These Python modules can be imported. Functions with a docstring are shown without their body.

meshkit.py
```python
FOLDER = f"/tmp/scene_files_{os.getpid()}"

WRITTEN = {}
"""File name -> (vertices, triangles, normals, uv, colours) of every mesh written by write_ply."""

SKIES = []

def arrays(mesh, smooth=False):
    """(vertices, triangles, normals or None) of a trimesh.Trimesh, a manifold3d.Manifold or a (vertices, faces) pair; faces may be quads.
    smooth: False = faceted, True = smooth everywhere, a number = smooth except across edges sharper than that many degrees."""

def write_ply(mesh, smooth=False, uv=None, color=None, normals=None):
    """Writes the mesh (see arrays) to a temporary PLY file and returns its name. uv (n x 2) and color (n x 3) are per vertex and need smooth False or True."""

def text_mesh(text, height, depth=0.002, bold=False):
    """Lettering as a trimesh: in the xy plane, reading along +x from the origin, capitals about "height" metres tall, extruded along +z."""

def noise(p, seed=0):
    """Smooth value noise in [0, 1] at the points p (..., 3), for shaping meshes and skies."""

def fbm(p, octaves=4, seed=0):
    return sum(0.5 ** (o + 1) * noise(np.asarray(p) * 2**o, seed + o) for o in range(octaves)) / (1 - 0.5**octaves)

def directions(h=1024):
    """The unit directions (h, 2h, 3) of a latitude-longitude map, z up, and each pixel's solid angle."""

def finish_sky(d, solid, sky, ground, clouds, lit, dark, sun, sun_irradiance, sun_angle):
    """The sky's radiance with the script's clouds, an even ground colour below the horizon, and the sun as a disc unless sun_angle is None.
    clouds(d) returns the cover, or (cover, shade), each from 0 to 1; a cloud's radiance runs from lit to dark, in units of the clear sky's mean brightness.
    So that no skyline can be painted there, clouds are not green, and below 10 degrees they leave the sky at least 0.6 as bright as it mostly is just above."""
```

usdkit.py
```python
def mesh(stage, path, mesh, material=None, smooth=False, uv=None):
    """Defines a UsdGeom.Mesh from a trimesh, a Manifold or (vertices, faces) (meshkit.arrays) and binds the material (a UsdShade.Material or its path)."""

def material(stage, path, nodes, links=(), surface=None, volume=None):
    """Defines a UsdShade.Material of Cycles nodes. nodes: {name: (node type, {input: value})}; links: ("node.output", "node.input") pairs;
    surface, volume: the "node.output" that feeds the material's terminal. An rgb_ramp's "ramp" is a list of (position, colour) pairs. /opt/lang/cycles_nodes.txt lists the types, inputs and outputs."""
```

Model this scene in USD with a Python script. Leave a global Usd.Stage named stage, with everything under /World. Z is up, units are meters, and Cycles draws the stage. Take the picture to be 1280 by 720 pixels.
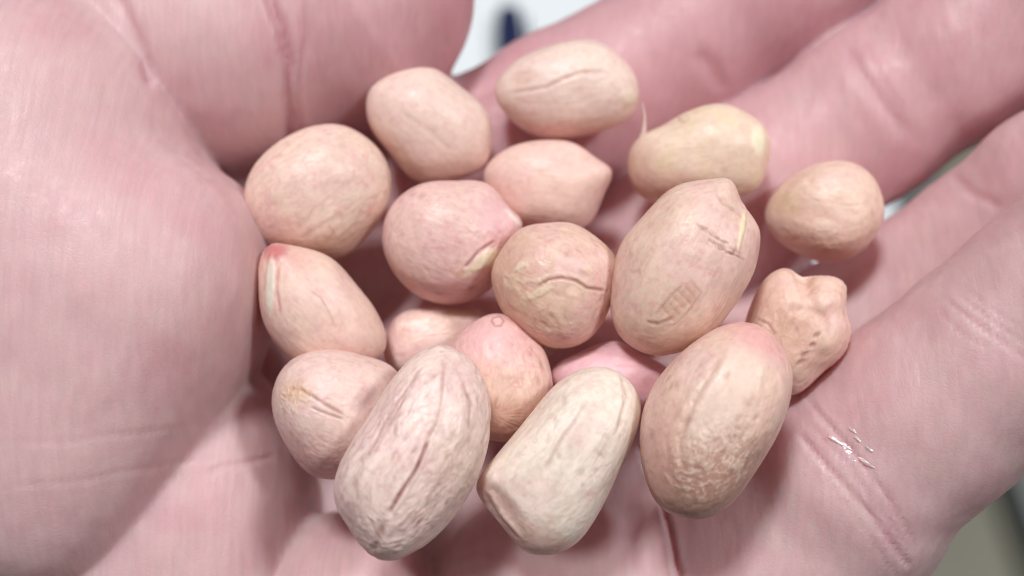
import math, numpy as np, trimesh, usdkit, meshkit
from scipy import ndimage
from scipy.interpolate import CubicSpline
from pxr import Usd, UsdGeom, UsdLux, UsdShade, Gf, Sdf, Vt

stage = Usd.Stage.CreateInMemory()
UsdGeom.SetStageUpAxis(stage, 'Z'); UsdGeom.SetStageMetersPerUnit(stage, 1.0)
UsdGeom.Xform.Define(stage, '/World'); UsdGeom.Scope.Define(stage, '/World/Looks')
T = Sdf.ValueTypeNames

# ------------------------------------------------------------------ camera
PITCH = math.radians(60)
EYE = np.array([0.0, 0.0, 1.085])
RIGHT = np.array([1.0, 0, 0]); FWD = np.array([0, math.cos(PITCH), -math.sin(PITCH)]); UP = np.cross(RIGHT, FWD)
FOCAL = 38.6
FPX = 1280 * FOCAL / 36.0                      # focal length in photograph pixels
FOCUS = 0.100
APERTURE_MM = 2.7
cam = UsdGeom.Camera.Define(stage, '/World/camera')
cam.CreateHorizontalApertureAttr(36.0); cam.CreateVerticalApertureAttr(36.0 * 9 / 16)
cam.CreateFocalLengthAttr(FOCAL); cam.CreateFStopAttr(FOCAL / APERTURE_MM); cam.CreateFocusDistanceAttr(FOCUS)
cam.CreateClippingRangeAttr(Gf.Vec2f(0.005, 50)); cam.CreateExposureAttr(0.06)
M4 = np.eye(4); M4[0, :3], M4[1, :3], M4[2, :3], M4[3, :3] = RIGHT, UP, -FWD, EYE
cam.AddTransformOp().Set(Gf.Matrix4d(M4.tolist()))

# ------------------------------------------------------------------ lamps
def aim(prim, pos, target):
    z = np.array(pos, float) - np.array(target, float); z /= np.linalg.norm(z)
    x = np.cross([0, 0.02, 1.0], z); x /= np.linalg.norm(x); y = np.cross(z, x)
    m = np.eye(4); m[0, :3], m[1, :3], m[2, :3], m[3, :3] = x, y, z, pos
    UsdGeom.Xformable(prim).AddTransformOp().Set(Gf.Matrix4d(m.tolist()))

HAND = EYE + FWD * 0.11
def disk(name, pos, radius, power, color):
    l = UsdLux.DiskLight.Define(stage, '/World/' + name); l.CreateRadiusAttr(radius); l.CreateIntensityAttr(power)
    l.CreateColorAttr(Gf.Vec3f(*color)); aim(l, pos, HAND); return l
def rect(name, pos, w, h, power, color, target=HAND):
    l = UsdLux.RectLight.Define(stage, '/World/' + name); l.CreateWidthAttr(w); l.CreateHeightAttr(h); l.CreateIntensityAttr(power)
    l.CreateColorAttr(Gf.Vec3f(*color)); aim(l, pos, target); return l
def lamp_at(x, y, z, dist):
    v = x * RIGHT + y * UP - z * FWD; return HAND + dist * v / np.linalg.norm(v)
disk('ceiling_lamp', lamp_at(-0.25, 0.9, 1.0, 1.7), 0.16, 84, (1.0, 0.98, 0.975))
disk('ceiling_lamp_001', lamp_at(0.8, 0.5, 1.0, 1.9), 0.13, 96, (1.0, 0.98, 0.975))
rect('ceiling_glow', (0.0, 0.5, 2.75), 4.0, 4.0, 0.22, (0.98, 0.99, 1.0), (0, 0.5, 0))
rect('fill_light', (-2.2, -0.6, 1.7), 1.6, 1.8, 0.2, (0.96, 0.98, 1.0))  # added fill panel off to the left, not a known window

# ------------------------------------------------------------------ helpers
def at(px, py, d):
    """The point d millimetres deep along the view, in the hand's own millimetre frame (x right, y up, z towards the viewer)."""
    return np.array([(px - 640) * d / FPX, -(py - 360) * d / FPX, -d])
def to_world(p):
    p = np.asarray(p, float) / 1000.0
    return EYE + p[..., :1] * RIGHT + p[..., 1:2] * UP - p[..., 2:3] * FWD
def pix(p):
    return np.stack([640 - p[:, 0] * FPX / p[:, 2], 360 + p[:, 1] * FPX / p[:, 2]], -1)
def smooth(a, b, x):
    t = np.clip((x - a) / (b - a), 0, 1); return t * t * (3 - 2 * t)
def line_dist(q, pts):
    """Distance from points q (n,2) to a polyline, how far along it (0..1) and the side (sign)."""
    pts = np.asarray(pts, float); best = np.full(len(q), 1e9); along = np.zeros(len(q)); side = np.zeros(len(q))
    seg = np.linalg.norm(np.diff(pts, axis=0), axis=1); cum = np.concatenate([[0], np.cumsum(seg)])
    for i in range(len(pts) - 1):
        e = pts[i + 1] - pts[i]; v = q - pts[i]
        t = np.clip((v @ e) / (e @ e), 0, 1); w = v - t[:, None] * e; dd = np.hypot(w[:, 0], w[:, 1])
        k = dd < best
        best[k] = dd[k]; along[k] = (cum[i] + t[k] * seg[i]) / cum[-1]; side[k] = np.sign(e[0] * v[k, 1] - e[1] * v[k, 0])
    return best, along, side
def tag(prim, label, cat=None, group=None, kind=None):
    for k, v in (('label', label), ('category', cat), ('group', group), ('kind', kind)):
        if v: prim.SetCustomDataByKey(k, v)
def srgb(r, g, b):
    c = np.array([r, g, b], float) / 255.0
    return np.where(c < 0.04045, c / 12.92, ((c + 0.055) / 1.055) ** 2.4)
def put_mesh(path, v_mm_or_m, f, mat, normals=None, color=None, metres=False, grain=None, wet=None):
    m = UsdGeom.Mesh.Define(stage, path)
    v = np.asarray(v_mm_or_m) if metres else np.asarray(v_mm_or_m) / 1000.0
    m.CreatePointsAttr(Vt.Vec3fArray.FromNumpy(v.astype(np.float32)))
    m.CreateFaceVertexCountsAttr(Vt.IntArray.FromNumpy(np.full(len(f), f.shape[1], np.int32)))
    m.CreateFaceVertexIndicesAttr(Vt.IntArray.FromNumpy(f.astype(np.int32).ravel()))
    m.CreateSubdivisionSchemeAttr('none')
    if normals is not None:
        m.CreateNormalsAttr(Vt.Vec3fArray.FromNumpy(normals.astype(np.float32))); m.SetNormalsInterpolation('vertex')
    if color is not None:
        UsdGeom.PrimvarsAPI(m).CreatePrimvar('coat', T.Color3fArray, 'vertex').Set(Vt.Vec3fArray.FromNumpy(color.astype(np.float32)))
    if grain is not None: UsdGeom.PrimvarsAPI(m).CreatePrimvar('grain', T.FloatArray, 'vertex').Set(Vt.FloatArray.FromNumpy(grain.astype(np.float32)))
    if wet is not None: UsdGeom.PrimvarsAPI(m).CreatePrimvar('wet', T.FloatArray, 'vertex').Set(Vt.FloatArray.FromNumpy(wet.astype(np.float32)))
    UsdShade.MaterialBindingAPI.Apply(m.GetPrim()).Bind(mat)
    return m
def vertex_normals(v, f):
    n = np.zeros_like(v); fn = np.cross(v[f[:, 1]] - v[f[:, 0]], v[f[:, 2]] - v[f[:, 0]])
    for k in range(3):
        for c in range(3): n[:, c] += np.bincount(f[:, k], fn[:, c], len(v))
    return n / np.maximum(np.linalg.norm(n, axis=1, keepdims=True), 1e-12)

# ------------------------------------------------------------------ materials
def plain(name, col, rough=0.5, noise_scale=0, amount=0.15, **kw):
    if not noise_scale:
        return usdkit.material(stage, '/World/Looks/' + name, {'p': ('principled_bsdf', dict(base_color=col, roughness=rough, **kw))}, surface='p.BSDF')
    c = np.array(col)
    return usdkit.material(stage, '/World/Looks/' + name, {
        'g': ('geometry', {}), 'n': ('noise_texture', dict(scale=noise_scale, detail=5)),
        'r': ('rgb_ramp', {'ramp': [(0.3, c * (1 - amount)), (0.7, np.minimum(c * (1 + amount), 1))]}),
        'p': ('principled_bsdf', dict(roughness=rough, **kw))},
        [('g.position', 'n.vector'), ('n.fac', 'r.fac'), ('r.color', 'p.base_color')], surface='p.BSDF')

def coat_material(name, rough, sss, scale, radius, bumps, spec=0.5, tint=(0.9, 1.1), mottle=300.0):
    """Skins: base colour from the mesh's own colour layer, broken up by fine mottling; bumps = [(noise scale per metre, (stretch), strength, distance)]."""
    nodes = {'a': ('attribute', {'attribute': 'coat'}), 'tc': ('texture_coordinate', {}),
             'mn': ('noise_texture', dict(scale=mottle, detail=4, roughness=0.6)),
             'mr': ('map_range', dict(from_min=0.25, from_max=0.75, to_min=tint[0], to_max=tint[1])),
             'mv': ('vector_math', {'math_type': 'scale'}),
             'rn': ('noise_texture', dict(scale=mottle * 2.3, detail=3)),
             'rr': ('map_range', dict(from_min=0.3, from_max=0.7, to_min=rough - 0.09, to_max=rough + 0.09)),
             'p': ('principled_bsdf', dict(subsurface_weight=sss, subsurface_scale=scale, subsurface_radius=radius, specular_ior_level=spec, subsurface_method='random_walk'))}
    links = [('tc.object', 'mn.vector'), ('tc.object', 'rn.vector'), ('mn.fac', 'mr.value'), ('a.color', 'mv.vector1'), ('mr.result', 'mv.scale'), ('mv.vector', 'p.base_color'),
             ('rn.fac', 'rr.value'), ('rr.result', 'p.roughness')]
    prev = None
    for i, (s, st, rot, strength, dist) in enumerate(bumps):
        nodes[f'mp{i}'] = ('mapping', dict(scale=st, rotation=rot)); nodes[f'n{i}'] = ('noise_texture', dict(scale=s, detail=3, roughness=0.55))
        nodes[f'b{i}'] = ('bump', dict(strength=strength, distance=dist))
        links += [('tc.object', f'mp{i}.vector'), (f'mp{i}.vector', f'n{i}.vector'), (f'n{i}.fac', f'b{i}.height')]
        if prev: links.append((f'{prev}.normal', f'b{i}.normal'))
        prev = f'b{i}'
    links.append((f'{prev}.normal', 'p.normal'))
    return usdkit.material(stage, '/World/Looks/' + name, nodes, links, surface='p.BSDF')

SKIN = usdkit.material(stage, '/World/Looks/skin', {
    'a': ('attribute', {'attribute': 'coat'}), 'g': ('attribute', {'attribute': 'grain'}), 'tc': ('texture_coordinate', {}),
    'm1': ('mapping', dict(scale=(1, 0.22, 0.5))), 'w1': ('wave_texture', dict(wave_type='bands', bands_direction='x', scale=430, distortion=22, detail=4, detail_scale=0.22, detail_roughness=0.6)),
    'm2': ('mapping', dict(rotation=(0, 0, 0.9), scale=(1, 0.3, 0.5))), 'w2': ('wave_texture', dict(wave_type='bands', bands_direction='x', scale=430, distortion=22, detail=4, detail_scale=0.22, detail_roughness=0.6)),
    'wm': ('mix_float', {}), 
    'm3': ('mapping', dict(scale=(1, 0.10, 0.3))), 'm4': ('mapping', dict(rotation=(0, 0, 0.9), scale=(1, 0.15, 0.4))),
    'n1': ('noise_texture', dict(scale=1500, detail=3, roughness=0.55)), 'n2': ('noise_texture', dict(scale=1500, detail=3, roughness=0.55)), 'nm': ('mix_float', {}),
    'vo': ('voronoi_texture', dict(feature='distance_to_edge', scale=1500)), 'vr': ('map_range', dict(from_min=0.0, from_max=0.12, to_min=0.0, to_max=1.0, clamp=True)),
    'vn': ('noise_texture', dict(scale=500, detail=2)), 'vd': ('vector_math', {'math_type': 'multiply_add', 'vector2': (0.0012, 0.0012, 0.0012)}),
    'fi': ('noise_texture', dict(scale=5200, detail=2)),
    'b1': ('bump', dict(strength=0.16, distance=0.00005)), 'b2': ('bump', dict(strength=0.4, distance=0.0001)), 'b3': ('bump', dict(strength=0.17, distance=0.00005)), 'b4': ('bump', dict(strength=0.35, distance=0.00004)),
    'cs': ('map_range', dict(from_min=0.35, from_max=0.7, to_min=0.96, to_max=1.045)), 'cv': ('vector_math', {'math_type': 'scale'}),
    'rn': ('noise_texture', dict(scale=900, detail=3)), 'rr': ('map_range', dict(from_min=0.3, from_max=0.7, to_min=0.40, to_max=0.56)),
    'wt': ('attribute', {'attribute': 'wet'}),
    'p': ('principled_bsdf', dict(subsurface_weight=0.5, subsurface_scale=0.0007, subsurface_radius=(1.0, 0.4, 0.33), specular_ior_level=0.4, subsurface_method='random_walk', coat_roughness=0.13))},
    [('tc.object', 'm1.vector'), ('tc.object', 'm2.vector'), ('tc.object', 'm3.vector'), ('tc.object', 'm4.vector'), ('m1.vector', 'w1.vector'), ('m2.vector', 'w2.vector'), ('m3.vector', 'n1.vector'), ('m4.vector', 'n2.vector'),
     ('wt.fac', 'p.coat_weight'), ('b3.normal', 'p.coat_normal'), ('g.fac', 'wm.fac'), ('w1.fac', 'wm.a'), ('w2.fac', 'wm.b'), ('g.fac', 'nm.fac'), ('n1.fac', 'nm.a'), ('n2.fac', 'nm.b'),
     ('tc.object', 'vn.vector'), ('vn.color', 'vd.vector1'), ('tc.object', 'vd.vector3'), ('vd.vector', 'vo.vector'), ('vo.distance', 'vr.value'), ('tc.object', 'fi.vector'),
     ('wm.result', 'b1.height'), ('nm.result', 'b2.height'), ('b1.normal', 'b2.normal'), ('vr.result', 'b3.height'), ('b2.normal', 'b3.normal'), ('fi.fac', 'b4.height'), ('b3.normal', 'b4.normal'), ('b4.normal', 'p.normal'),
     ('nm.result', 'cs.value'), ('a.color', 'cv.vector1'), ('cs.result', 'cv.scale'), ('cv.vector', 'p.base_color'), ('tc.object', 'rn.vector'), ('rn.fac', 'rr.value'), ('rr.result', 'p.roughness')], surface='p.BSDF')
NUT = coat_material('peanut_skin', 0.43, 0.18, 0.0006, (1.0, 0.6, 0.45),
                    [(2200, (0.3, 1, 1), (0, 0, 0), 0.45, 0.00008), (6000, (1, 1, 1), (0, 0, 0), 0.4, 0.00004)], spec=0.45, tint=(0.92, 1.08), mottle=1500)
GLINT = usdkit.material(stage, '/World/Looks/glint_bead_skin', {'p': ('principled_bsdf', dict(base_color=srgb(215, 181, 181), roughness=0.34, specular_ior_level=1.0, subsurface_weight=0.5, subsurface_scale=0.0007, subsurface_radius=(1.0, 0.4, 0.33)))}, surface='p.BSDF')  # skin toned gloss for the added glint beads
TABLE = plain('olive_grey_tabletop', srgb(112, 111, 98), 0.5, 9, 0.15)
PAPER = plain('white_paper', srgb(236, 244, 248), 0.6)
NAVY = plain('navy_plastic', srgb(30, 40, 78), 0.4)

# ------------------------------------------------------------------ background: table, paper, pen
def view_hit(px, py, z):
    r = (px - 640) / FPX * RIGHT - (py - 360) / FPX * UP + FWD
    return EYE + r * ((z - EYE[2]) / r[2])
def box_mesh(sx, sy, sz, bev):
    import manifold3d as m3
    s = m3.CrossSection.square((sx - 2 * bev, sy - 2 * bev), True).offset(bev, m3.JoinType.Round, 2, 24)
    mm = m3.Manifold.extrude(s, sz)
    return meshkit.arrays(mm)
TOP = 0.72
v, f, _ = box_mesh(1.5, 1.0, 0.03, 0.02)
tb = put_mesh('/World/table', v + [0.1, 0.25, TOP - 0.03], f, TABLE, metres=True); tag(tb.GetPrim(), 'olive grey tabletop far below the hand, out of focus', kind='structure')

# ------------------------------------------------------------------ the hand: one smooth body
def sphere_chain(spec):
    pts = [at(x, y, d) for x, y, d, r in spec]; return [(pts[i], pts[i + 1], spec[i][3], spec[i + 1][3]) for i in range(len(spec) - 1)]
def cone_sdf(p, a, b, ra, rb):
    e = b - a; t = np.clip(((p - a) @ e) / (e @ e), 0, 1)
    return np.linalg.norm(p - a - t[:, None] * e, axis=1) - (ra + (rb - ra) * t)
def chain_sdf(p, ch, k):
    d = None
    for c in ch:
        x = cone_sdf(p, *c); d = x if d is None else smin(d, x, k)
    return d
def smin(a, b, k):
    h = np.clip(0.5 + 0.5 * (b - a) / k, 0, 1); return b + (a - b) * h - k * h * (1 - h)
def ellipsoid_sdf(p, c, r, ang=0.0, pw=2.0):
    q = p - c
    ca, sa = math.cos(math.radians(ang)), math.sin(math.radians(ang))
    q = np.stack([q[:, 0] * ca + q[:, 1] * sa, -q[:, 0] * sa + q[:, 1] * ca, q[:, 2]], -1)
    r = np.asarray(r, float); a = np.abs(q) / r + 1e-9; k0 = (a ** pw).sum(1) ** (1 / pw)
    grad = (a ** (pw - 1) / r) / k0[:, None] ** (pw - 1)
    return (k0 - 1) * np.maximum(k0, 0.3) ** 0 / np.maximum(np.linalg.norm(grad, axis=1), 1e-9)

INDEX = sphere_chain([(560, 235, 136, 11.5), (700, 148, 134.5, 10.2), (850, 58, 134, 9.5), (965, -12, 132, 9.2), (1090, -90, 129, 8.4), (1160, -135, 127, 8.2), (1230, -180, 125, 6.8)])
MIDDLE = sphere_chain([(740, 370, 138, 12), (930, 248, 131.5, 10.3), (1085, 143, 128.5, 9.7), (1190, 72, 126, 9.8), (1340, -32, 120, 8.7), (1420, -85, 117, 8.5), (1500, -140, 115, 7)])
RING = sphere_chain([(900, 515, 127, 11.5), (1082, 410, 126, 8.7), (1237, 304, 121, 8.4), (1320, 242, 117, 8.7), (1430, 165, 111, 8.0), (1500, 115, 107, 7.8), (1560, 75, 105, 6.5)])
PINKY = sphere_chain([(1055, 606, 110.5, 10.3), (1158, 513, 108, 9.8), (1240, 445, 105.5, 9.4), (1322, 378, 103, 9.2), (1408, 305, 100, 8.5), (1470, 255, 98, 8.1), (1530, 208, 97, 6.8)])
THUMB = sphere_chain([(-20, 420, 126, 17), (40, 90, 126, 14), (240, 62, 124, 13.0), (300, 60, 124, 12.9), (372, 42, 125.5, 12.2), (440, 20, 126, 12.6), (470, -5, 126, 11.2)])
PALM = [sphere_chain([(560, 235, 138, 11.5), (60, 700, 135, 14)]), sphere_chain([(740, 370, 140, 12), (130, 780, 137, 15)]),
        sphere_chain([(900, 515, 129, 11.5), (220, 860, 134, 15)]), sphere_chain([(1050, 628, 112, 10.6), (835, 790, 118, 13.2), (420, 960, 124, 17)]),
        sphere_chain([(60, 160, 136, 13), (480, 270, 139, 11)])]
WRIST = [sphere_chain([(60, 820, 126, 17), (-420, 1130, 132, 22), (-1000, 1500, 142, 26)]), sphere_chain([(260, 960, 126, 17), (-230, 1330, 132, 22), (-800, 1750, 142, 26)])]
PADS = [(at(785, 470, 124), (12, 8, 13.5), 15, 3.0, 2.0),         # middle of the palm
        (at(590, 470, 130), (16, 12, 12.5), 0, 4.0, 2.0),
        (at(430, 832, 116), (11, 16, 13), 0, 0.8, 2.3),            # low pad at the wrist side
        (at(690, 806, 118), (14.5, 16.3, 13.5), 0, 0.8, 2.2),      # heel of the palm
        (at(222, 708, 118), (14.9, 23.4, 15.5), 3, 0.8, 2.5)]      # pad between the two creases
THENAR = [(at(0, 330, 118), (24, 30, 21), 6, 2.4), (at(92, 440, 113.5), (17.6, 23.5, 17.5), -25, 2.9)]   # ball of the thumb: an upper and a lower lobe

def pick(chain, c, R):
    return chain if c is None else [k for k in chain if cone_sdf(c[None], *k)[0] < R + 9]
def hand_sdf(p, c=None, R=0):
    """Signed distance to the hand; c, R: a ball that holds all points p, to leave out what lies far from it."""
    d = None
    def add(x, k):
        nonlocal d
        if x is not None: d = x if d is None else smin(d, x, k)
    def ch(q, k):
        q = pick(q, c, R); return chain_sdf(p, q, k) if q else None
    for q in PALM: add(ch(q, 2), 6)
    for q in WRIST: add(ch(q, 4), 8)
    add(ch(THUMB, 2.5), 3)
    for q, k in ((INDEX, 2.5), (MIDDLE, 1.2), (RING, 1.0), (PINKY, 1.2)): add(ch(q, 2), k)
    for o, r, a, k, pw in PADS:
        if c is None or np.linalg.norm(c - o) < R + max(r) + 8: add(ellipsoid_sdf(p, o, r, a, pw), k)
    if c is None or min(np.linalg.norm(c - t[0]) for t in THENAR) < R + 40: add(smin(*[ellipsoid_sdf(p, *t) for t in THENAR], 2.0), 0.6)
    return np.full(len(p), 9.0) if d is None else d

def hand_mesh(step=0.38, coarse=6):
    lo = at(640, 360, 100) * 0 + np.array([-150, -150, -160]); lo = np.array([-112.0, -92.0, -158.0]); hi = np.array([92.0, 62.0, -80.0])
    n = (np.ceil((hi - lo) / step / coarse).astype(int)) * coarse + 1
    cs = [lo[i] + np.arange(0, n[i], coarse) * step for i in range(3)]
    C = hand_sdf(np.stack(np.meshgrid(*cs, indexing='ij'), -1).reshape(-1, 3)).reshape([len(c) for c in cs])
    g = np.ones(n, np.float32)
    near = np.abs(C) < coarse * step * 1.9
    cell = np.zeros([len(c) - 1 for c in cs], bool)
    for a in (0, 1):
        for b in (0, 1):
            for c in (0, 1): cell |= near[a:near.shape[0] - 1 + a, b:near.shape[1] - 1 + b, c:near.shape[2] - 1 + c]
    mid = C[:-1, :-1, :-1]
    big = np.repeat(np.repeat(np.repeat(np.sign(mid).astype(np.float32), coarse, 0), coarse, 1), coarse, 2)
    g[:-1, :-1, :-1] = big
    idx = np.argwhere(cell); off = np.stack(np.meshgrid(*[np.arange(coarse + 1)] * 3, indexing='ij'), -1).reshape(-1, 3)
    key = (idx // 5) @ np.array([1, 1000, 1000000]); order = np.argsort(key, kind='stable'); cuts = np.nonzero(np.diff(key[order]))[0] + 1
    for grp in np.split(idx[order], cuts):
        ii = np.unique((((grp[:, None, :] * coarse + off[None]).reshape(-1, 3)) @ np.array([1, 4096, 4096 * 4096])))
        ii = np.stack([ii % 4096, ii // 4096 % 4096, ii // (4096 * 4096)], -1); pp = lo + ii * step
        c = (pp.min(0) + pp.max(0)) / 2
        g[ii[:, 0], ii[:, 1], ii[:, 2]] = hand_sdf(pp, c, np.linalg.norm(pp.max(0) - c))
    # surface nets
    ins = g < 0
    mixed = np.zeros(np.array(g.shape) - 1, bool); allin = np.ones_like(mixed)
    for a in (0, 1):
        for b in (0, 1):
            for c in (0, 1):
                q = ins[a:ins.shape[0] - 1 + a, b:ins.shape[1] - 1 + b, c:ins.shape[2] - 1 + c]; mixed |= q; allin &= q
    mixed &= ~allin
    cells = np.argwhere(mixed); ids = -np.ones(mixed.shape, np.int64); ids[tuple(cells.T)] = np.arange(len(cells))
    acc = np.zeros((len(cells), 3)); cnt = np.zeros(len(cells))
    corners = np.array([(a, b, c) for a in (0, 1) for b in (0, 1) for c in (0, 1)])
    vals = np.stack([g[tuple((cells + k).T)] for k in corners], 1)
    for i in range(8):
        for j in range(i + 1, 8):
            if np.abs(corners[i] - corners[j]).sum() == 1:
                a, b = vals[:, i], vals[:, j]; cr = (a < 0) != (b < 0); t = np.where(cr, a / np.where(cr, a - b, 1), 0)
                acc[cr] += (corners[i] + t[:, None] * (corners[j] - corners[i]))[cr]; cnt[cr] += 1
    V = lo + (cells + acc / cnt[:, None]) * step
    F = []
    for ax in range(3):
        b1, b2 = (ax + 1) % 3, (ax + 2) % 3
        s0 = [slice(None)] * 3; s1 = [slice(None)] * 3; s0[ax] = slice(0, -1); s1[ax] = slice(1, None)
        cr = ins[tuple(s0)] != ins[tuple(s1)]
        e = np.argwhere(cr); e = e[(e[:, b1] > 0) & (e[:, b2] > 0) & (e[:, b1] < g.shape[b1] - 1) & (e[:, b2] < g.shape[b2] - 1)]
        q = []
        for o1, o2 in ((0, 0), (-1, 0), (-1, -1), (0, -1)):
            k = e.copy(); k[:, b1] += o1; k[:, b2] += o2; q.append(ids[tuple(k.T)])
        q = np.stack(q, 1); flip = ~ins[tuple(e.T)]
        q[flip] = q[flip][:, ::-1]
        F.append(q)
    F = np.vstack(F); F = np.vstack([F[:, [0, 1, 2]], F[:, [0, 2, 3]]])
    return V, F

# creases of the palm side: (points, half width, depth mm)
CREASES = [
    ([(800, 560), (822, 610), (834, 650), (842, 685), (854, 740)], 3.0, 0.6),
    ([(1000, 485), (1030, 525), (1062, 560), (1105, 615), (1150, 690)], 2.8, 0.17), ([(1002, 545), (1040, 590), (1085, 640), (1135, 705)], 3.6, 0.24),
    ([(1020, 508), (1050, 545), (1090, 590)], 1.8, 0.12), ([(1035, 600), (1070, 645), (1120, 720)], 2, 0.1), ([(1012, 530), (1050, 568), (1080, 600)], 1.8, 0.1), ([(1060, 585), (1095, 630), (1140, 690)], 2.2, 0.14),
    ([(1180, 372), (1215, 400), (1250, 425), (1290, 455)], 2.6, 0.16), ([(1195, 365), (1235, 398), (1280, 430)], 2.4, 0.13), ([(1170, 385), (1205, 420), (1245, 440)], 2, 0.1), ([(1205, 360), (1250, 395), (1285, 415)], 2, 0.1),
    ([(1185, 215), (1215, 240), (1255, 262)], 6, 0.22),
    ([(1057, 52), (1075, 90), (1105, 130), (1140, 172)], 9, 0.26), ([(1078, 45), (1100, 95), (1130, 140)], 5, 0.1),
    ([(868, 62), (890, 85), (905, 115)], 10, 0.26),
    ([(335, -10), (350, 30), (362, 80), (364, 150), (362, 205)], 6, 0.8), ([(378, -10), (380, 40), (376, 100), (374, 190)], 4, 0.3),
    ([(150, 0), (178, 60), (190, 100)], 7, 0.35),
    ([(0, 555), (80, 552), (200, 540), (300, 525)], 3, 0.06), ([(0, 612), (100, 600), (220, 580), (285, 565)], 3, 0.07),
    ([(255, 590), (300, 578), (345, 570)], 3, 0.16),
    ([(700, 445), (740, 432), (800, 450), (850, 470)], 5, 0.3), ([(560, 700), (600, 690), (640, 700)], 4, 0.15),
]

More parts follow.
